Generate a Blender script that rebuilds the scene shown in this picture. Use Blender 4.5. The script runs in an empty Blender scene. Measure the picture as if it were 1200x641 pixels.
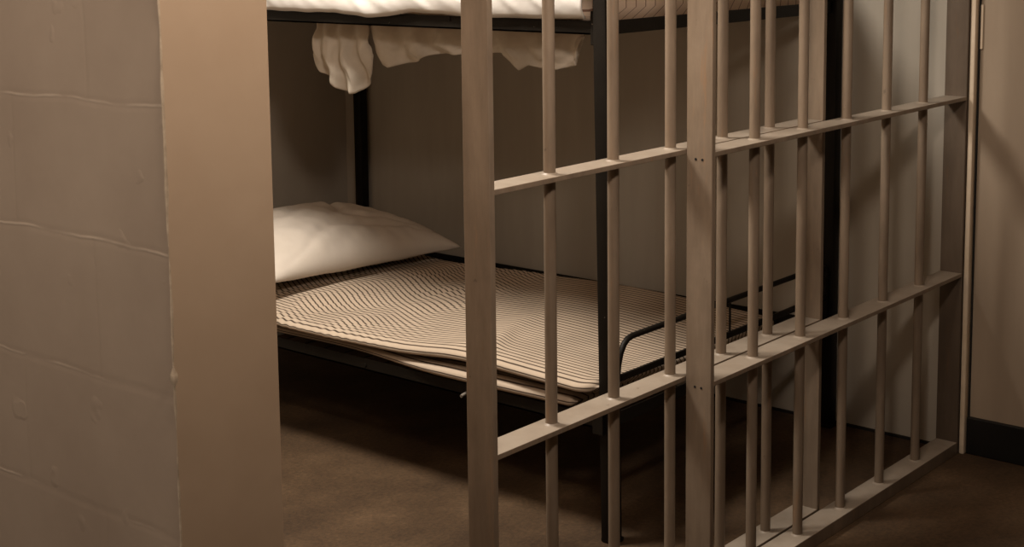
import bpy, bmesh, math, random
from mathutils import Vector, Matrix, noise
random.seed(4)
C = bpy.context.scene.collection
PI = math.pi

# ------------------------------------------------------------------ materials
def nt(name):
    m = bpy.data.materials.new(name); m.use_nodes = True
    n = m.node_tree; b = n.nodes['Principled BSDF']
    return m, n, b
def N(n, t, **k):
    x = n.nodes.new(t)
    for a, v in k.items():
        if a in x.inputs.keys() if hasattr(x.inputs, 'keys') else False: x.inputs[a].default_value = v
        else: setattr(x, a, v)
    return x
def ramp(n, src, stops):
    r = n.nodes.new('ShaderNodeValToRGB'); e = r.color_ramp.elements
    while len(e) < len(stops): e.new(.5)
    for q, (p, c) in zip(e, stops):
        q.position = p; q.color = (*c, 1) if len(c) == 3 else c
    n.links.new(src, r.inputs[0]); return r
def noise_tex(n, vec, scale, detail=4, rough=.55, stretch=None):
    if stretch:
        mp = n.nodes.new('ShaderNodeMapping'); mp.inputs['Scale'].default_value = stretch
        n.links.new(vec, mp.inputs[0]); vec = mp.outputs[0]
    t = n.nodes.new('ShaderNodeTexNoise'); t.inputs['Scale'].default_value = scale
    t.inputs['Detail'].default_value = detail; t.inputs['Roughness'].default_value = rough
    n.links.new(vec, t.inputs['Vector']); return t.outputs[0]
def bump(n, b, h, strength, dist):
    u = n.nodes.new('ShaderNodeBump'); u.inputs['Strength'].default_value = strength
    u.inputs['Distance'].default_value = dist
    n.links.new(h, u.inputs['Height']); n.links.new(u.outputs[0], b.inputs['Normal']); return u
def mathn(n, op, a, b=None, c=None):
    m = n.nodes.new('ShaderNodeMath'); m.operation = op
    for i, v in enumerate((a, b, c)):
        if v is None: continue
        if isinstance(v, (int, float)): m.inputs[i].default_value = v
        else: n.links.new(v, m.inputs[i])
    return m.outputs[0]
def mixc(n, f, a, b, mode='MIX'):
    m = n.nodes.new('ShaderNodeMix'); m.data_type = 'RGBA'; m.blend_type = mode
    for i, v in ((0, f), (6, a), (7, b)):
        if isinstance(v, (int, float)): m.inputs[i].default_value = v
        elif isinstance(v, tuple): m.inputs[i].default_value = (*v, 1)
        else: n.links.new(v, m.inputs[i])
    return m.outputs[2]
def geo_pos(n):
    return n.nodes.new('ShaderNodeNewGeometry').outputs['Position']

def mottled(name, c1, c2, scale=3, rough=.6, bstr=.15, bscale=60, stretch=None, spec=.4, fleck=None):
    m, n, b = nt(name); P = geo_pos(n)
    f = noise_tex(n, P, scale, 6, .6, stretch)
    col = ramp(n, f, [(.3, c1), (.7, c2)]).outputs[0]
    if fleck:
        g = noise_tex(n, P, fleck[1], 3, .6)
        k = ramp(n, g, [(fleck[2], (0, 0, 0)), (fleck[2]+.03, (1, 1, 1))]).outputs[0]
        col = mixc(n, k, col, fleck[0])
    n.links.new(col, b.inputs['Base Color'])
    b.inputs['Roughness'].default_value = rough
    b.inputs['Specular IOR Level'].default_value = spec
    bump(n, b, noise_tex(n, P, bscale, 3), bstr, .002)
    return m

M = {}
def paint_mat(name, c1, c2):
    m, n, b = nt(name); P = geo_pos(n)
    col = ramp(n, noise_tex(n, P, 5, 6, .65, (5, 5, .8)), [(.32, c1), (.68, c2)]).outputs[0]
    grime = ramp(n, noise_tex(n, P, 2.4, 5, .6, (2, 2, 1)), [(.35, (.80, .78, .76)), (.6, (1, 1, 1))]).outputs[0]
    col = mixc(n, 1.0, col, grime, 'MULTIPLY')
    rust = ramp(n, noise_tex(n, P, 9, 5, .7, (4, 4, .5)), [(.60, (0, 0, 0)), (.70, (.65, .65, .65))]).outputs[0]
    col = mixc(n, rust, col, tuple(a*b_ for a, b_ in zip(c2, (1.02, .82, .66))))
    # painted light: bars shaded darker towards the floor, flat tops lightened as if lit
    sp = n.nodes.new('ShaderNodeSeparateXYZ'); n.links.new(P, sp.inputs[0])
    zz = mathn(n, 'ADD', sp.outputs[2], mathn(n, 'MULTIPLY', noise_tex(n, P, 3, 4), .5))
    low_shade = ramp(n, zz, [(.15, (.66, .65, .64)), (1.0, (1, 1, 1))]).outputs[0]
    col = mixc(n, 1.0, col, low_shade, 'MULTIPLY')
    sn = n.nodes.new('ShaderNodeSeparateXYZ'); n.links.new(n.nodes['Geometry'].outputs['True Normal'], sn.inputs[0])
    top_light = mathn(n, 'MULTIPLY', mathn(n, 'GREATER_THAN', sn.outputs[2], .7), mathn(n, 'ADD', noise_tex(n, P, 14, 5), .15))
    col = mixc(n, top_light, col, (.34, .29, .235))
    chip = ramp(n, noise_tex(n, P, 46, 3, .6), [(.72, (0, 0, 0)), (.74, (1, 1, 1))]).outputs[0]
    col = mixc(n, mathn(n, 'MULTIPLY', chip, .5), col, (.10, .07, .05))
    n.links.new(col, b.inputs['Base Color']); b.inputs['Roughness'].default_value = .42
    b.inputs['Specular IOR Level'].default_value = .35
    bump(n, b, noise_tex(n, P, 40, 4), .25, .002); return m
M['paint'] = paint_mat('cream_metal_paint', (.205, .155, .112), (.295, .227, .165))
M['paint_shaded'] = paint_mat('shaded_metal_paint', (.105, .078, .056), (.14, .106, .078))  # same bar paint, darkened in colour for the shade on the end stile
M['black'] = mottled('black_bed_metal', (.006, .0045, .003), (.011, .0085, .006), 9, .5, .25, 80, None, .18, ((.25, .22, .18), 70, .735))
M['dark'] = mottled('dark_gap', (.006, .005, .004), (.012, .01, .008), 9, .8, .1, 40)
M['plaster'] = mottled('tan_plaster', (.335, .24, .16), (.395, .294, .204), 2.6, .62, .35, 14, None, .3)
M['ceil'] = mottled('ceiling_paint', (.35, .3, .24), (.4, .34, .28), 3, .8)
M['cream'] = mottled('cream_caulk', (.62, .5, .36), (.72, .6, .46), 12, .55, .4, 60)
M['base'] = mottled('black_baseboard', (.004, .004, .0035), (.009, .008, .007), 9, .45, .1, 40)
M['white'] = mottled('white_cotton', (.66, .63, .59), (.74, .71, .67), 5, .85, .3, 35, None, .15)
M['tail'] = mottled('shaded_cotton', (.46, .41, .34), (.60, .545, .47), 9, .9, .3, 30, None, .1)  # sheet cotton with the shade below the upper rail put into its colour
M['pillow'] = mottled('pillow_cotton', (.55, .49, .42), (.62, .555, .485), 5, .88, .3, 22, None, .12)

def floor_mat():
    m, n, b = nt('brown_floor'); P = geo_pos(n)
    f = noise_tex(n, P, 3.2, 7, .62)
    col = ramp(n, f, [(.3, (.052, .030, .015)), (.52, (.095, .057, .029)), (.70, (.145, .090, .048))]).outputs[0]
    g = noise_tex(n, P, 90, 3, .7)
    col = mixc(n, .6, col, ramp(n, g, [(.35, (.35, .35, .35)), (.7, (1, .95, .9))]).outputs[0], 'MULTIPLY')
    n.links.new(col, b.inputs['Base Color']); b.inputs['Roughness'].default_value = .75
    b.inputs['Specular IOR Level'].default_value = .3
    bump(n, b, g, .4, .003); return m
M['floor'] = floor_mat()

def block_mat():
    # painted concrete blocks: uneven mortar ridges under the paint, 0.2 m courses, 0.4 m blocks
    m, n, b = nt('grey_painted_block'); P = geo_pos(n)
    s = n.nodes.new('ShaderNodeSeparateXYZ'); n.links.new(P, s.inputs[0])
    wob = mathn(n, 'MULTIPLY', mathn(n, 'SUBTRACT', noise_tex(n, P, 5, 3), .5), .022)
    z = mathn(n, 'ADD', mathn(n, 'ADD', s.outputs[2], wob), .008)
    r = mathn(n, 'DIVIDE', z, .205)
    fz = mathn(n, 'ABSOLUTE', mathn(n, 'SUBTRACT', mathn(n, 'FRACT', r), .5))          # 0.5 at joints
    dz = mathn(n, 'MULTIPLY', mathn(n, 'SUBTRACT', .5, fz), .2)
    row = mathn(n, 'MULTIPLY', mathn(n, 'MODULO', mathn(n, 'FLOOR', r), 2), .5)
    ry = mathn(n, 'ADD', mathn(n, 'DIVIDE', mathn(n, 'ADD', s.outputs[1], wob), .4), row)
    fy = mathn(n, 'ABSOLUTE', mathn(n, 'SUBTRACT', mathn(n, 'FRACT', mathn(n, 'ADD', ry, .42)), .5))
    dy = mathn(n, 'MULTIPLY', mathn(n, 'SUBTRACT', .5, fy), .4)
    def line(d, w):
        q = n.nodes.new('ShaderNodeMapRange'); q.interpolation_type = 'SMOOTHSTEP'
        n.links.new(d, q.inputs[0]); q.inputs[1].default_value = 0; q.inputs[2].default_value = w
        q.inputs[3].default_value = 1; q.inputs[4].default_value = 0; return q.outputs[0]
    brk = ramp(n, noise_tex(n, P, 7, 3), [(.40, (0, 0, 0)), (.6, (1, 1, 1))]).outputs[0]
    ridge = mathn(n, 'MULTIPLY', line(dz, .0035), brk)
    groove = line(dz, .011)
    vj = line(dy, .006)
    f = noise_tex(n, P, 2.8, 6, .6)
    col = ramp(n, f, [(.3, (.285, .215, .158)), (.7, (.355, .275, .205))]).outputs[0]
    col = mixc(n, mathn(n, 'MULTIPLY', ridge, .55), col, (.52, .42, .32))
    col = mixc(n, mathn(n, 'MULTIPLY', vj, .07), col, (.2, .15, .10))
    n.links.new(col, b.inputs['Base Color']); b.inputs['Roughness'].default_value = .6
    b.inputs['Specular IOR Level'].default_value = .3
    h = mathn(n, 'ADD', mathn(n, 'MULTIPLY', noise_tex(n, P, 35, 4), .35),
              mathn(n, 'SUBTRACT', mathn(n, 'MULTIPLY', ridge, .7), mathn(n, 'ADD', mathn(n, 'MULTIPLY', groove, .3), mathn(n, 'MULTIPLY', vj, .18))))
    lump = ramp(n, noise_tex(n, P, 16, 2, .4), [(.70, (0, 0, 0)), (.76, (1, 1, 1))]).outputs[0]
    h = mathn(n, 'ADD', h, mathn(n, 'MULTIPLY', lump, .8))
    bump(n, b, h, .30, .003); return m
M['block'] = block_mat()

def wall_mat(name, c1, c2):
    m, n, b = nt(name); P = geo_pos(n)
    f = noise_tex(n, P, 2.2, 6, .6, (1, 2.2, .35))
    f2 = noise_tex(n, P, 1.6, 4, .5)
    col = ramp(n, f, [(.3, c1), (.7, c2)]).outputs[0]
    col = mixc(n, .5, col, ramp(n, f2, [(.3, (.78, .76, .74)), (.65, (1, 1, 1))]).outputs[0], 'MULTIPLY')
    n.links.new(col, b.inputs['Base Color']); b.inputs['Roughness'].default_value = .65
    b.inputs['Specular IOR Level'].default_value = .25
    bump(n, b, noise_tex(n, P, 20, 4), .2, .003); return m
M['wall'] = wall_mat('grey_cell_wall', (.36, .325, .27), (.44, .40, .34))

M['wall_tan'] = wall_mat('tan_corridor_wall', (.30, .232, .168), (.38, .30, .222))

def stripe_mat(name, base, dark, period, width):
    m, n, b = nt(name)
    uv = n.nodes.new('ShaderNodeUVMap').outputs[0]
    s = n.nodes.new('ShaderNodeSeparateXYZ'); n.links.new(uv, s.inputs[0])
    P = geo_pos(n)
    w = mathn(n, 'MULTIPLY', mathn(n, 'SUBTRACT', noise_tex(n, P, 9, 3), .5), .005)
    u = mathn(n, 'ADD', s.outputs[0], w)
    fr = mathn(n, 'FRACT', mathn(n, 'DIVIDE', u, period))
    tri = mathn(n, 'ABSOLUTE', mathn(n, 'SUBTRACT', fr, .5))
    k = n.nodes.new('ShaderNodeMapRange'); k.interpolation_type = 'SMOOTHSTEP'
    n.links.new(tri, k.inputs[0]); k.inputs[1].default_value = width; k.inputs[2].default_value = width*.55
    f = noise_tex(n, P, 6, 5)
    col = ramp(n, f, [(.3, base), (.7, tuple(min(1, x*1.18) for x in base))]).outputs[0]
    col = mixc(n, mathn(n, 'MULTIPLY', k.outputs[0], .93), col, dark)
    n.links.new(col, b.inputs['Base Color']); b.inputs['Roughness'].default_value = .9
    b.inputs['Specular IOR Level'].default_value = .1
    bump(n, b, noise_tex(n, P, 55, 3), .3, .002); return m
M['tick'] = stripe_mat('striped_ticking', (.44, .355, .272), (.042, .028, .020), .0188, .18)
M['tick3'] = stripe_mat('wide_striped_ticking', (.42, .34, .265), (.045, .030, .024), .024, .15)
M['tick2'] = stripe_mat('peach_striped_ticking', (.86, .68, .54), (.30, .16, .11), .044, .05)

# ------------------------------------------------------------------ mesh helpers
def link(name, bm, mat, parent=None, smooth=False, auto=None):
    me = bpy.data.meshes.new(name); bm.normal_update(); bm.to_mesh(me); bm.free()
    for m in (mat if isinstance(mat, (list, tuple)) else [mat]): me.materials.append(m)
    if smooth:
        for p in me.polygons: p.use_smooth = True
        if auto is not None: me.set_sharp_from_angle(angle=math.radians(auto))
    o = bpy.data.objects.new(name, me); C.objects.link(o)
    if parent: o.parent = parent
    return o
def box(bm, x0, x1, y0, y1, z0, z1, bev=0.0, seg=2):
    vs = [bm.verts.new((x, y, z)) for x in (x0, x1) for y in (y0, y1) for z in (z0, z1)]
    idx = [(0, 1, 3, 2), (4, 6, 7, 5), (0, 4, 5, 1), (2, 3, 7, 6), (0, 2, 6, 4), (1, 5, 7, 3)]
    fs = [bm.faces.new([vs[i] for i in f]) for f in idx]
    if bev:
        ed = list({e for f in fs for e in f.edges})
        bmesh.ops.bevel(bm, geom=ed, offset=bev, segments=seg, affect='EDGES', profile=.5)
    return bm
def boxes(*bs, bev=0.0):
    bm = bmesh.new()
    for b in bs: box(bm, *b, bev=bev)
    bmesh.ops.recalc_face_normals(bm, faces=bm.faces)
    return bm
def tube(bm, pts, r, n=14, cap=True):
    pts = [Vector(p) for p in pts]; rings = []
    up = None
    for i, p in enumerate(pts):
        d = ((pts[min(i+1, len(pts)-1)] - p).normalized() + (p - pts[max(i-1, 0)]).normalized()).normalized()
        if up is None:
            up = Vector((0, 0, 1)) if abs(d.z) < .9 else Vector((1, 0, 0))
        a = d.cross(up).normalized(); b2 = a.cross(d).normalized(); up = b2
        rings.append([bm.verts.new(p + a*r*math.cos(2*PI*k/n) + b2*r*math.sin(2*PI*k/n)) for k in range(n)])
    for A, B in zip(rings, rings[1:]):
        for k in range(n): bm.faces.new((A[k], A[(k+1) % n], B[(k+1) % n], B[k]))
    if cap: bm.faces.new(rings[0][::-1]); bm.faces.new(rings[-1])
    bmesh.ops.recalc_face_normals(bm, faces=bm.faces)
    return bm
def arc(p0, p1, p2, n=6):
    p0, p1, p2 = map(Vector, (p0, p1, p2))
    return [(1-t)**2*p0 + 2*t*(1-t)*p1 + t*t*p2 for t in [i/n for i in range(n+1)]]
def struct(name, bm, mat, **k):
    o = link(name, bm, mat, **k); o['kind'] = 'structure'; return o
def thing(name, label, cat, loc, group=None):
    o = bpy.data.objects.new(name, None); C.objects.link(o); o.location = loc
    o.empty_display_size = .1
    o['label'] = label; o['category'] = cat
    if group: o['group'] = group
    return o
def tag(o, label, cat, group=None):
    o['label'] = label; o['category'] = cat
    if group: o['group'] = group
    return o
def part(name, bm, mat, t, smooth=False, auto=None):
    # geometry is written in world coordinates; the part's origin sits at its thing's base
    bmesh.ops.translate(bm, verts=bm.verts, vec=-Vector(t.location))
    return link(name, bm, mat, t, smooth, auto)
def sstep(a, b, x):
    t = max(0, min(1, (x-a)/(b-a))); return t*t*(3-2*t)
def fn(x, y, z=0, s=1.0):
    return noise.noise(Vector((x*s, y*s, z*s)))
def interp(tab, x):
    if x <= tab[0][0]: return tab[0][1]
    for (a, va), (b, vb) in zip(tab, tab[1:]):
        if x <= b: return va + (vb-va)*(x-a)/(b-a)
    return tab[-1][1]

# ------------------------------------------------------------------ the room
XW, YB, YD, DP = 3.875, 1.627, 1.696, .0626      # right wall, fixed bars, sliding door, depth of flat bars
ZH = 1.92                                        # underside of the unseen header added over the bars
YK, ZC = 4.085, 2.45                            # back wall, ceiling
struct('floor', boxes((-2.2, XW+.1, -1.6, YK+.1, -.1, 0)), M['floor'])
struct('ceiling', boxes((-2.2, XW+.1, -1.6, YK+.1, ZC, ZC+.1)), M['ceil'])
struct('wall_right', boxes((XW, XW+.12, -1.6, YB, 0, ZC)), M['wall_tan'])
struct('wall_cell_right', boxes((XW, XW+.12, YB, YK+.1, 0, ZC)), M['wall'])
struct('wall_back', boxes((-2.2, XW, YK, YK+.12, 0, ZC)), M['wall'])
struct('wall_front', boxes((-2.2, XW, -1.72, -1.6, 0, ZC)), M['wall'])
struct('wall_far_side', boxes((-2.32, -2.2, -1.72, YK+.12, 0, ZC)), M['wall'])
# partition: block face towards the camera, plastered end beside the doorway
bm = bmesh.new()
wx0, wx1, wy0 = 1.230, 1.424, 1.655
box(bm, wx0, wx1, wy0, YK, 0, ZC)
bmesh.ops.recalc_face_normals(bm, faces=bm.faces)
ed = [e for e in bm.edges if all(abs(v.co.y-wy0) < 1e-6 and abs(v.co.x-wx1) < 1e-6 for v in e.verts)]
bmesh.ops.bevel(bm, geom=ed, offset=.006, segments=3, affect='EDGES')
for f in bm.faces:
    f.material_index = 1 if f.normal.y < -.3 or f.normal.x > .3 else 0
struct('wall_left', bm, [M['block'], M['plaster']])
struct('light_block_header', boxes((wx0, XW, YB-.01+.028, YD+DP+.03, ZH, ZC)), M['plaster'])  # unseen wall over the bars, added to block lamp light
# chipped plaster arris between the two faces
bm = bmesh.new()
prev = None; n = 260; K = 6
for i in range(n+1):
    z = i*2.4/n
    a = fn(z*7, 1.3)*.5 + fn(z*23, 4.1)*.5
    r = max(.0007, .0022 + .0042*a + (.0045 if abs(z-.845) < .010 else 0))
    cx = wx0 + .001*fn(z*11, 9); cy = wy0 + .001*fn(z*9, 3)
    ring = [bm.verts.new((cx + r*math.cos(2*PI*k/K), cy + r*math.sin(2*PI*k/K), z)) for k in range(K)]
    if prev:
        for k in range(K): bm.faces.new((prev[k], prev[(k+1) % K], ring[(k+1) % K], ring[k]))
    prev = ring
struct('trim_1', bm, M['cream2'] if 'cream2' in M else mottled('old_plaster_edge', (.22, .165, .11), (.50, .40, .29), 26, .7, .4, 60), smooth=True)
# caulked cream strip where the bars meet the right wall
bm = bmesh.new()
for i in range(60):
    pass
box(bm, XW-.024, XW+.001, YB-.016, YB-.001, 0, ZC, bev=.004)
struct('trim_2', bm, M['cream'], smooth=True, auto=40)
struct('trim_3', boxes((XW-.003, XW+.001, YB-.0215, YB-.0165, 0, ZC)), M['dark'])
struct('trim_4', boxes((XW-.006, XW+.001, YB-.0285, YB-.0215, 1.13, 1.25), bev=.002), M['cream'])
struct('baseboard_right', boxes((XW-.012, XW+.001, -1.6, YB-.017, 0, .106), bev=.003), M['base'])
struct('floor_line_cell', boxes((XW-.006, XW+.001, YB+DP+.01, YK, 0, .008)), M['dark'])  # thin dark line along the foot of the cell wall

# ------------------------------------------------------------------ bars
RAILZ = [.5147, 1.0024, 1.490]
Z0 = .0341
def flat_rail(x0, x1, y0, z): return boxes((x0, x1, y0, y0+DP, z-.0105, z), bev=.0012)
def round_bar(x, y, z0, z1):
    bm = bmesh.new()
    tube(bm, [(x, y, z0), (x, y, z1)], .0118, 20)
    return bm
def collar(x, y, z):
    bm = bmesh.new(); K = 20
    lo = [bm.verts.new((x + .0165*(1+.12*fn(k, z*9))*math.cos(2*PI*k/K), y + .0165*math.sin(2*PI*k/K), z-.0002)) for k in range(K)]
    hi = [bm.verts.new((x + .0119*math.cos(2*PI*k/K), y + .0119*math.sin(2*PI*k/K), z+.0030)) for k in range(K)]
    for k in range(K): bm.faces.new((lo[k], lo[(k+1) % K], hi[(k+1) % K], hi[k]))
    return bm

dy = YD
door = thing('cell_door', 'tan painted sliding cell door of round bars, standing half open left of the fixed bars', 'cell door', (1.958, YD+DP/2, 0))
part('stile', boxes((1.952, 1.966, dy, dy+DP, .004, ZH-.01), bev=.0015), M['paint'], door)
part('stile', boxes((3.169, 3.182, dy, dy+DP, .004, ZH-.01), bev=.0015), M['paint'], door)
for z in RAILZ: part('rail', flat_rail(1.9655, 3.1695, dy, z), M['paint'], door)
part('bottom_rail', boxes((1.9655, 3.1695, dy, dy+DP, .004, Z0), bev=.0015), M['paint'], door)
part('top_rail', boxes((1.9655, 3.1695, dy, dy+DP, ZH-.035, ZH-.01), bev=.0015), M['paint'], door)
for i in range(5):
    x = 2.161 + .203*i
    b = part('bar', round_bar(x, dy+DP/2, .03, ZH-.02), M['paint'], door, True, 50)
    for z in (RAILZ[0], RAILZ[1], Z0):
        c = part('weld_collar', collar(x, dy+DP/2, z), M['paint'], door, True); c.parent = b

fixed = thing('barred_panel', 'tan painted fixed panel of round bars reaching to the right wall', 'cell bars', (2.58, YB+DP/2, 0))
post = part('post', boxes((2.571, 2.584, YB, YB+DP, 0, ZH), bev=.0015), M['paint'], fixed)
es = part('end_stile', boxes((3.842, 3.858, YB, YB+DP, 0, ZH), bev=.0015), M['paint_shaded'], fixed)
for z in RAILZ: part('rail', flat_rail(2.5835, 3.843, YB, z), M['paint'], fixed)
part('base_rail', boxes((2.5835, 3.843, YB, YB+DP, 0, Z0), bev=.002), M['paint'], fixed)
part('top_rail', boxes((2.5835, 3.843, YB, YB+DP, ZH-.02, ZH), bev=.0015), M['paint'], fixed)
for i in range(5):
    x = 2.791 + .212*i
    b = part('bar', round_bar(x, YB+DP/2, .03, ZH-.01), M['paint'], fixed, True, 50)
    for z in (RAILZ[0], RAILZ[1], Z0):
        c = part('weld_collar', collar(x, YB+DP/2, z), M['paint'], fixed, True); c.parent = b
# weld dimples on the camera side of the post at rail height
for z in (.985, .499):
    for y in (YB+.024, YB+.040):
        bm = bmesh.new()
        tube(bm, [(2.5704, y, z), (2.5712, y, z)], .0028, 10)
        c = part('weld_spot', bm, M['rust'] if 'rust' in M else M['dark'], fixed); c.parent = post

# ------------------------------------------------------------------ bunk bed
PW = .0185                                        # half width of the square posts
XF, YF, XR, YH = 2.740, 2.024, 3.838, 3.967
bed = thing('bunk_bed', 'black metal bunk bed frame against the right wall behind the bars', 'bunk bed', ((XF+XR)/2, (YF+YH)/2, 0))
for x in (XF, XR):
    for y in (YF, YH):
        bmp = boxes((x-PW, x+PW, y-PW, y+PW, 0, 1.72), bev=.004)
        lean = .020 if (x == XF and y == YF) else 0          # this post is knocked slightly out of plumb
        for v in bmp.verts: v.co.x += lean*(1.15-v.co.z) - (.003 if lean else 0)
        p = part('post', bmp, M['black'], bed, True, 40)
        bmx = boxes((x-PW-.002, x+PW+.002, y-PW-.002, y+PW+.002, 0, .012), bev=.004)
        for v in bmx.verts: v.co.x += lean*1.15
        part('foot_cap', bmx, M['black'], bed, True, 40).parent = p
RX0, RX1 = XF-.008, XR+.008
for zt, zb in ((.316, .2840), (1.2521, 1.2200)):
    for x, s in ((RX0, 1), (RX1, -1)):           # angle iron side rails
        xa, xb = (x, x+.004) if s > 0 else (x-.004, x)
        xc, xd = (x, x+.03) if s > 0 else (x-.03, x)
        part('side_rail', boxes((xa, xb, YF+PW, YH-PW, zb, zt), (xc, xd, YF+PW, YH-PW, zb, zb+.004)), M['black'], bed)
    for y, s in ((YF, 1), (YH, -1)):
        if zt < 1 and s > 0: continue
        ya, yb = (y-.002, y+.002)
        part('end_rail', boxes((XF+PW, XR-PW, ya, yb, zb, zt), bev=.0008), M['black'], bed)
    # link wires across the frame that carry the mattress
    bmw = bmesh.new()
    for i in range(24):
        y = YF+.06+i*(YH-YF-.12)/23
        tube(bmw, [(RX0+.006, y, zb+.016), (RX1-.006, y, zb+.016)], .0018, 6)
    for i in range(7):
        x = RX0+.1+i*(RX1-RX0-.2)/6
        tube(bmw, [(x, YF+.004, zb+.019), (x, YH-.004, zb+.019)], .0018, 6)
    part('spring_deck', bmw, M['black'], bed)
# foot end of the lower bunk: a flat rail with a rounded hoop over it and one thin strut
r = .0075
hoop = arc((2.782, YF, .36), (2.782, YF, .490), (2.846, YF, .490)) + arc((3.775, YF, .490), (3.815, YF, .490), (3.815, YF, .455))
hp = bmesh.new(); tube(hp, [(2.782, YF, .30)] + [tuple(p) for p in hoop] + [(3.815, YF, .30)], r, 12)
part('foot_hoop', hp, M['black'], bed, True, 60)
part('foot_rail', boxes((XF+PW, XR-PW, YF-.004, YF+.004, .389, .405), bev=.001), M['black'], bed)
part('end_rail', boxes((XF+PW, XR-PW, YF-.002, YF+.002, .2840, .316), bev=.0008), M['black'], bed)
st = bmesh.new(); tube(st, [(3.289, YF, .40), (3.289, YF, .490)], .003, 8)
part('strut', st, M['black'], bed, True, 60)
# corner clamps that join the rails to the posts
for x, sx in ((XF, 1), (XR, -1)):
    for y, sy in ((YF, 1), (YH, -1)):
        for za, zb in ((1.197, 1.275), (.272, .338)):
            bmx = boxes((x-.015, x+.002, min(y, y+sy*.031), max(y, y+sy*.031), za, zb) if sx > 0 else (x-.002, x+.015, min(y, y+sy*.031), max(y, y+sy*.031), za, zb), bev=.002)
            part('corner_clamp', bmx, M['black'], bed)
for z in (.405, .465):
    bmx = bmesh.new(); tube(bmx, [(XR-.018, YF, z), (XR-.034, YF, z)], .009, 10)
    part('bolt', bmx, M['black'], bed, True, 50)
for (y, z) in ((2.50, 1.245), (2.83, .297), (2.20, .29)):
    bmx = bmesh.new(); tube(bmx, [(RX0+.001, y, z), (RX0-.003, y, z)], .006, 10)
    part('bolt', bmx, M['black'], bed, True, 50)
bmx = bmesh.new(); tube(bmx, [(RX0+.002, 2.46, .292), (RX0-.022, 2.46, .288)], .0045, 10)
part('rail_pin', bmx, mottled('dull_steel', (.16, .14, .12), (.24, .21, .18), 20, .4), bed, True, 50)

def settle(bm, dz):
    for v in bm.verts:
        v.co.x = XF + (v.co.x-2.578)*1.036; v.co.y = 2.027 + (v.co.y-2.024)*.966; v.co.z -= dz
# ------------------------------------------------------------------ mattresses (closed striped pads)
def z_ref(f): return f(3.0, 3.0)
def pad(name, x0, x1, y0, y1, topf, botf, mat, edge=.03, nx=90, ny=200, bulge=.012, xfront=None, corner=.05):
    """closed soft slab; topf/botf give z; the long sides bulge; uv.x follows the stripe direction"""
    bm = bmesh.new(); uvl = bm.loops.layers.uv.new('UVMap')
    NE = 7
    def prof():                                   # cross-section: (s in 0..1 across, v in -1..1 bottom..top)
        P = []
        for i in range(nx+1): P.append((i/nx, 1))
        for i in range(1, NE): a = PI/2 - PI*i/NE; P.append((1+.0001, math.sin(a), math.cos(a)))
        for i in range(nx+1): P.append((1-i/nx, -1))
        for i in range(1, NE): a = -PI/2 + PI*i/NE; P.append((-.0001, math.sin(a), math.cos(a)))
        return P
    P = prof(); rows = []; us = []
    for j in range(ny+1):
        t = j/ny; y = y0 + (y1-y0)*t
        de = min(t, 1-t)*(y1-y0)
        cor = corner*(1 - math.sqrt(max(0, 1-(1-min(1, de/corner))**2)))     # rounded plan corners
        th = math.sqrt(max(0, 1-(1-min(1, de/.018))**2))                      # rounded ends
        dx0 = xfront(y) if xfront else 0
        a, b = x0 + dx0 + cor, x1 - cor
        row = []; uu = []
        acc = 0
        for q in P:
            if len(q) == 2: x = a + (b-a)*q[0]; v = q[1]
            else:
                side = 1 if q[0] > .5 else -1
                v = q[1]; x = (b if side > 0 else a) + side*bulge*q[2]
            zt, zb = topf(x, y), botf(x, y)
            zm, h = (zt+zb)/2, (zt-zb)/2
            z = zm + h*v*(.25+.75*th)
            # soften the long edges
            dxe = min(x-a, b-x)
            if abs(v) == 1 and dxe < edge: z -= v*h*.35*(1-max(0, dxe)/edge)**2
            elif abs(v) < 1: z -= v*h*.35
            row.append(bm.verts.new((x, y, z)))
            tt = (x1-x0)*q[0] if len(q) == 2 else (0 if q[0] < .5 else x1-x0)
            if len(q) == 2: uu.append(tt+.0045)
            else: uu.append(tt + (-1 if q[0] < .5 else 1)*.018*(1-v) + .0045)
        rows.append(row); us.append(uu)
    n = len(P)
    for j in range(ny):
        for k in range(n):
            k2 = (k+1) % n
            f = bm.faces.new((rows[j][k], rows[j][k2], rows[j+1][k2], rows[j+1][k]))
            for lp, u in zip(f.loops, (us[j][k], us[j][k2], us[j+1][k2], us[j+1][k])): lp[uvl].uv = (u, lp.vert.co.y)
    for row, uu in ((rows[0], us[0]), (rows[-1], us[-1])):
        # end faces as strips between the top and bottom runs
        T = list(range(0, nx+1)); B = [nx+NE + (nx-i) for i in range(nx+1)]
        for i in range(nx):
            f = bm.faces.new((row[T[i]], row[T[i+1]], row[B[i+1]], row[B[i]]))
            for lp, u in zip(f.loops, (uu[T[i]], uu[T[i+1]], uu[T[i+1]], uu[T[i]])): lp[uvl].uv = (u, 0)
        L = [row[k] for k in range(nx+1-1, nx+NE+1)]
        bm.faces.new(L)
        Rr = [row[k % n] for k in range(2*nx+NE+1, 2*nx+2*NE+1)]
        try: bm.faces.new(Rr)
        except ValueError: pass
    bmesh.ops.recalc_face_normals(bm, faces=bm.faces); settle(bm, .008 if z_ref(topf) < 1 else .0165)
    return link(name, bm, mat, None, True)

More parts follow.
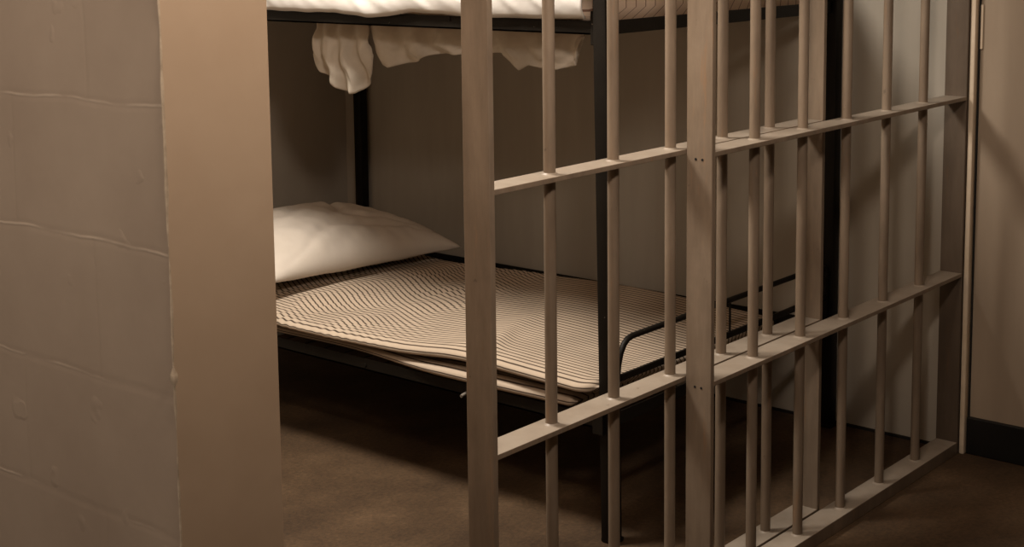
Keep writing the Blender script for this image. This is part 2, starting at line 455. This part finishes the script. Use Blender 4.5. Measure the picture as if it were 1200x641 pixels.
def lift(x, y):      # slow waves of the sagging pads
    return .008*math.sin(y*5.1+1.0) + .012*fn(x*1.3, y*1.7, 2)
def ripple(x, y):    # crumpled cover towards the head
    k = sstep(2.72, 3.0, y + .16*fn(x*3, y*2, 7)) * (1-.35*sstep(2.57, 2.75, 2.72-x+2.57)) * (1 - sstep(3.45, 3.6, y))
    ph = 2*PI*(y*26 + .9*(x-2.6)*3 + 1.6*fn(x*4, y*4, 5))
    d = .0052*math.sin(ph)*(0.55+.9*fn(x*7, y*7, 3))
    k2 = math.exp(-((y-2.50-.25*(x-2.6))/.05)**2)*.010*sstep(2.58, 2.68, x)*(1-sstep(2.85, 3.1, x))
    k3 = math.exp(-((y-2.42-.5*(x-2.6))/.03)**2)*sstep(2.60, 2.66, x)*(1-sstep(2.72, 2.84, x))*.009
    return k*d + k2*.9 + k3
def zlow(x, y):      # underside of the lower pad
    return .3235 + .018*sstep(2.62, 2.56, x)*0
foldlift = lambda x, y: .018*(1-sstep(2.60, 2.95, x))*sstep(2.75, 2.45, y)
pad('striped_pad', 2.568, 3.38, 2.112, 3.95,
    lambda x, y: .3525 + .35*lift(x, y) + .4*foldlift(x, y), lambda x, y: .3255, M['tick3'], bulge=.010, corner=.02,
    xfront=lambda y: .030*sstep(2.55, 3.0, y) + .006*math.sin(y*7))
tag(bpy.data.objects['striped_pad'], 'thin striped pad squashed under the striped mattress on the lower bunk', 'mattress pad')
pad('striped_mattress', 2.556, 3.395, 2.046, 3.96,
    lambda x, y: .392 + lift(x, y) + foldlift(x, y) + ripple(x, y),
    lambda x, y: .3575 + .38*lift(x, y) + foldlift(x, y), M['tick'], bulge=.012,
    nx=110, ny=420, xfront=lambda y: .012*math.sin(y*5.5+.6) + .016*sstep(2.4, 2.9, y))
tag(bpy.data.objects['striped_mattress'], 'thin cream mattress with brown stripes on the lower bunk, crumpled near the pillow', 'mattress')

# ------------------------------------------------------------------ pillow
def pillow():
    bm = bmesh.new(); n = 72
    ax, ay, T = .405, .285, .112
    top = {}; bot = {}
    for i in range(n+1):
        for j in range(n+1):
            u, v = -1+2*i/n, -1+2*j/n
            au, av = abs(u), abs(v)
            x = ax*u*(1 - .075*(1-av**2)*au**3); y = ay*v*(1 - .10*(1-au**2)*av**3)
            e = max(0, (1-au**2.3)*(1-av**2.3))
            h = T*e**.50
            k = e**.35
            w = .012*fn(u*2.4+v*1.2, v*3.2, 1)*k + .007*fn((u-v)*5, (u+v)*1.2, 5)*k + .0035*fn(u*12, v*4, 9)*k
            # creases fanning from the wall-side corner and a long fold across the middle
            for (u0, v0, du, dv, a_, wd) in ((.95, -.9, -.75, .8, .016, .06), (.95, -.9, -.95, .45, .011, .045), (.95, -.9, -.45, .95, .010, .045), (-.9, -.95, .9, .5, .008, .05), (.1, -.2, .4, .75, .013, .05)):
                L = math.hypot(du, dv); ex, ey = du/L, dv/L
                al = (u-u0)*ex + (v-v0)*ey; pe = -(u-u0)*ey + (v-v0)*ex + .05*math.sin(al*5)
                if al > 0: w -= a_*math.exp(-(pe/(wd*(.4+al)))**2)*sstep(0, .25, al)*(1-sstep(.8, 1.3, al))*k
            w += .0022*math.sin((u*1.0+v*.5)*34+3*fn(u*3, v*3))*k*sstep(.1, .6, u)*(1-sstep(-.2, .4, v))
            zt = h*1.12 + w
            zb = -h*.34 + .5*w
            edge = i in (0, n) or j in (0, n)
            p = bm.verts.new((x, y, zt if not edge else .004*fn(u*6, v*6)))
            top[i, j] = p; bot[i, j] = p if edge else bm.verts.new((x, y, zb))
    for i in range(n):
        for j in range(n):
            bm.faces.new((top[i, j], top[i+1, j], top[i+1, j+1], top[i, j+1]))
            bm.faces.new((bot[i, j], bot[i, j+1], bot[i+1, j+1], bot[i+1, j]))
    bmesh.ops.recalc_face_normals(bm, faces=bm.faces)
    o = link('pillow', bm, M['pillow'], None, True)
    o.location = (3.228, 3.570, .443); o.rotation_euler = (math.radians(3), math.radians(1.5), math.radians(-3))
    return tag(o, 'plump white pillow at the head of the lower bunk', 'pillow')
pillow()

# ------------------------------------------------------------------ upper bunk
pad('striped_mattress', 2.575, 3.60, 2.045, 3.96,
    lambda x, y: 1.352 + .004*fn(x*3, y*3), lambda x, y: 1.2585, M['tick2'], nx=60, ny=80, bulge=.008, corner=.06)
for o in C.objects:
    if o.name == 'striped_mattress.001':
        tag(o, 'peach striped mattress on the upper bunk, its foot end showing past the white sheet', 'mattress')

def sheet():
    bm = bmesh.new(); ny, ns = 300, 90
    Y0, Y1 = 2.060, 3.985
    dip = [(2.04, 1.274), (2.29, 1.270), (2.45, 1.270), (2.62, 1.277), (2.67, 1.270), (2.72, 1.262), (2.80, 1.259), (2.86, 1.263), (2.93, 1.268), (3.12, 1.267), (3.3, 1.272), (4, 1.270)]
    rows = []
    for j in range(ny+1):
        y = Y0 + (Y1-Y0)*j/ny; zb = interp(dip, y) + .002*fn(y*16, 2)
        row = []
        for i in range(ns+1):
            s = i/ns*1.16                          # distance along the cross-section
            kk = 1-.5*sstep(2.6, 3.0, y)
            puff = .012*fn(y*6, s*9, 3) + .014*kk*(.5-abs(fn((y-s*1.5)*9, s*3, 8)))*1.2 + .010*kk*(.4-abs(fn((y-s*1.1)*20, s*5, 4))) + .004*fn((y-s)*40, s*12, 1)
            H = 1.372
            front = .12
            if s < front:
                t = s/front; z = zb + (H-zb)*t
                x = 2.556 - .012*math.sin(PI*min(1, t*1.1))**.7 - max(-.006, puff)*(.25+.75*t)
                x += .012*t**4
            else:
                t = (s-front)/(1.16-front); x = 2.566 + t*1.03; z = H + puff + .02*sstep(0, .25, t)
            row.append(bm.verts.new((x, y, z)))
        rows.append(row)
    for j in range(ny):
        for i in range(ns): bm.faces.new((rows[j][i], rows[j][i+1], rows[j+1][i+1], rows[j+1][i]))
    # turned hem so that the lower edge reads as cloth with thickness
    settle(bm, .0165)
    o = link('bed_sheet', bm, M['white'], None, True)
    s = o.modifiers.new('thickness', 'SOLIDIFY'); s.thickness = .003; s.offset = -1
    return tag(o, 'wrinkled white bed sheet on the upper bunk, its tail hanging below the rail', 'bed sheet')
sh = sheet()

def tail():
    """three swags of sheet that sag through the upper frame behind the front rail"""
    bm = bmesh.new()
    def swag(y0, y1, prof, pinch, depth, fold, x0=2.70, seed=0, ztop=1.232, nu=60, nv=34):
        rows = []
        yc = (y0+y1)/2
        for i in range(nu+1):
            t = i/nu; y = y0 + (y1-y0)*t; zb = interp(prof, y); row = []
            for j in range(nv+1):
                v = j/nv; z = ztop + (zb-ztop)*v
                k = 1 - pinch*(1-v)**1.5
                belly = math.sin(PI*min(1, v*.93+.03))**.8 * math.sin(PI*min(1, max(0, t*.96+.02)))**.5
                f = fold*(math.sin((t*3.1+seed)*2*PI + 1.4*v + 2*fn(t*3, v*2, seed)))
                f += .012*fn(t*7+seed, v*3, seed) + .006*fn(t*16, v*5+seed, seed)
                x = x0 - depth*belly - f*(.3+.7*v)
                row.append(bm.verts.new((max(2.75, x), yc + (y-yc)*k + .006*fn(v*4, seed), z + .004*fn(t*9, v*9, seed))))
            rows.append(row)
        for i in range(nu):
            for j in range(nv): bm.faces.new((rows[i][j], rows[i][j+1], rows[i+1][j+1], rows[i+1][j]))
    swag(2.893, 3.128, [(2.893, 1.12), (2.899, 1.081), (2.924, 1.045), (2.958, 1.021), (3.002, 1.014), (3.033, 1.029), (3.06, 1.052), (3.105, 1.071), (3.120, 1.095), (3.128, 1.12)],
         .20, .036, .015, x0=2.862, seed=1)
    swag(2.50, 2.905, [(2.50, 1.150), (2.583, 1.144), (2.644, 1.143), (2.69, 1.136), (2.737, 1.118), (2.785, 1.110), (2.833, 1.098), (2.866, 1.104), (2.89, 1.125), (2.905, 1.165)],
         -.02, .026, .015, x0=2.868, seed=2.3)
    swag(2.17, 2.53, [(2.17, 1.200), (2.196, 1.150), (2.20, 1.133), (2.232, 1.124), (2.272, 1.120), (2.318, 1.121), (2.346, 1.128), (2.374, 1.113), (2.396, 1.133), (2.438, 1.153), (2.53, 1.149)],
         -.06, .016, .008, x0=2.860, seed=4.1)
    # the loop of cloth that rides up between the two left bundles
    swag(2.70, 2.93, [(2.70, 1.150), (2.76, 1.165), (2.82, 1.175), (2.88, 1.170), (2.93, 1.150)], 0, .012, .008, x0=2.90, seed=5.2)
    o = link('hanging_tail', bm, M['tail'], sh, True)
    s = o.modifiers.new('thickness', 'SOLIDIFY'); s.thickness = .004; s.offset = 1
tail()

# ------------------------------------------------------------------ light
def area(name, loc, target, size, power, col, spread=180):
    l = bpy.data.lights.new(name, 'AREA'); l.shape = 'DISK'; l.size = size; l.energy = power; l.color = col
    l.spread = math.radians(spread)
    o = bpy.data.objects.new(name, l); C.objects.link(o); o.location = loc
    o.rotation_euler = (Vector(target)-Vector(loc)).to_track_quat('-Z', 'Y').to_euler()
    return o
area('corridor_lamp', (1.12, .72, 2.00), (2.05, 2.30, 2.15), .24, 21, (1, .83, .69), 180)
area('bars_fill', (2.25, 1.38, 2.38), (2.35, 1.5, 0), .24, 9, (1, .83, .68), 180)  # unseen overhead light added to brighten the rail tops
area('block_face_fill', (-.45, 2.10, 2.15), (1.2, 1.9, 1.3), .25, 22, (1, .86, .74), 180)  # unseen light added to brighten only the partition's block face
area('cell_lamp', (2.05, 2.75, 2.40), (2.4, 2.85, 0), .55, 50, (1, .91, .80), 160)
w = bpy.data.worlds.new('World'); bpy.context.scene.world = w; w.use_nodes = True
w.node_tree.nodes['Background'].inputs[0].default_value = (.9, .75, .6, 1)
w.node_tree.nodes['Background'].inputs[1].default_value = .05

# ------------------------------------------------------------------ camera
R = Vector((0.64319594, -0.76561451, -0.01154983)); U = Vector((0.10484858, 0.07312179, 0.99179634)); F = Vector((0.75848913, 0.63913036, -0.12730524))
cd = bpy.data.cameras.new('Camera'); cam = bpy.data.objects.new('Camera', cd); C.objects.link(cam)
cam.matrix_world = Matrix(((R.x, U.x, -F.x, 0), (R.y, U.y, -F.y, 0), (R.z, U.z, -F.z, 1.45), (0, 0, 0, 1)))
cd.sensor_width = 36; cd.lens = 1740.06*36/1200
cd.shift_x = .001; cd.shift_y = -(320.5-147.14)/1200   # the photograph is cropped from the lower part of the frame; cd.clip_start = .02
bpy.context.scene.camera = cam
vs = bpy.context.scene.view_settings
vs.view_transform = 'Standard'; vs.look = 'None'; vs.exposure = 0
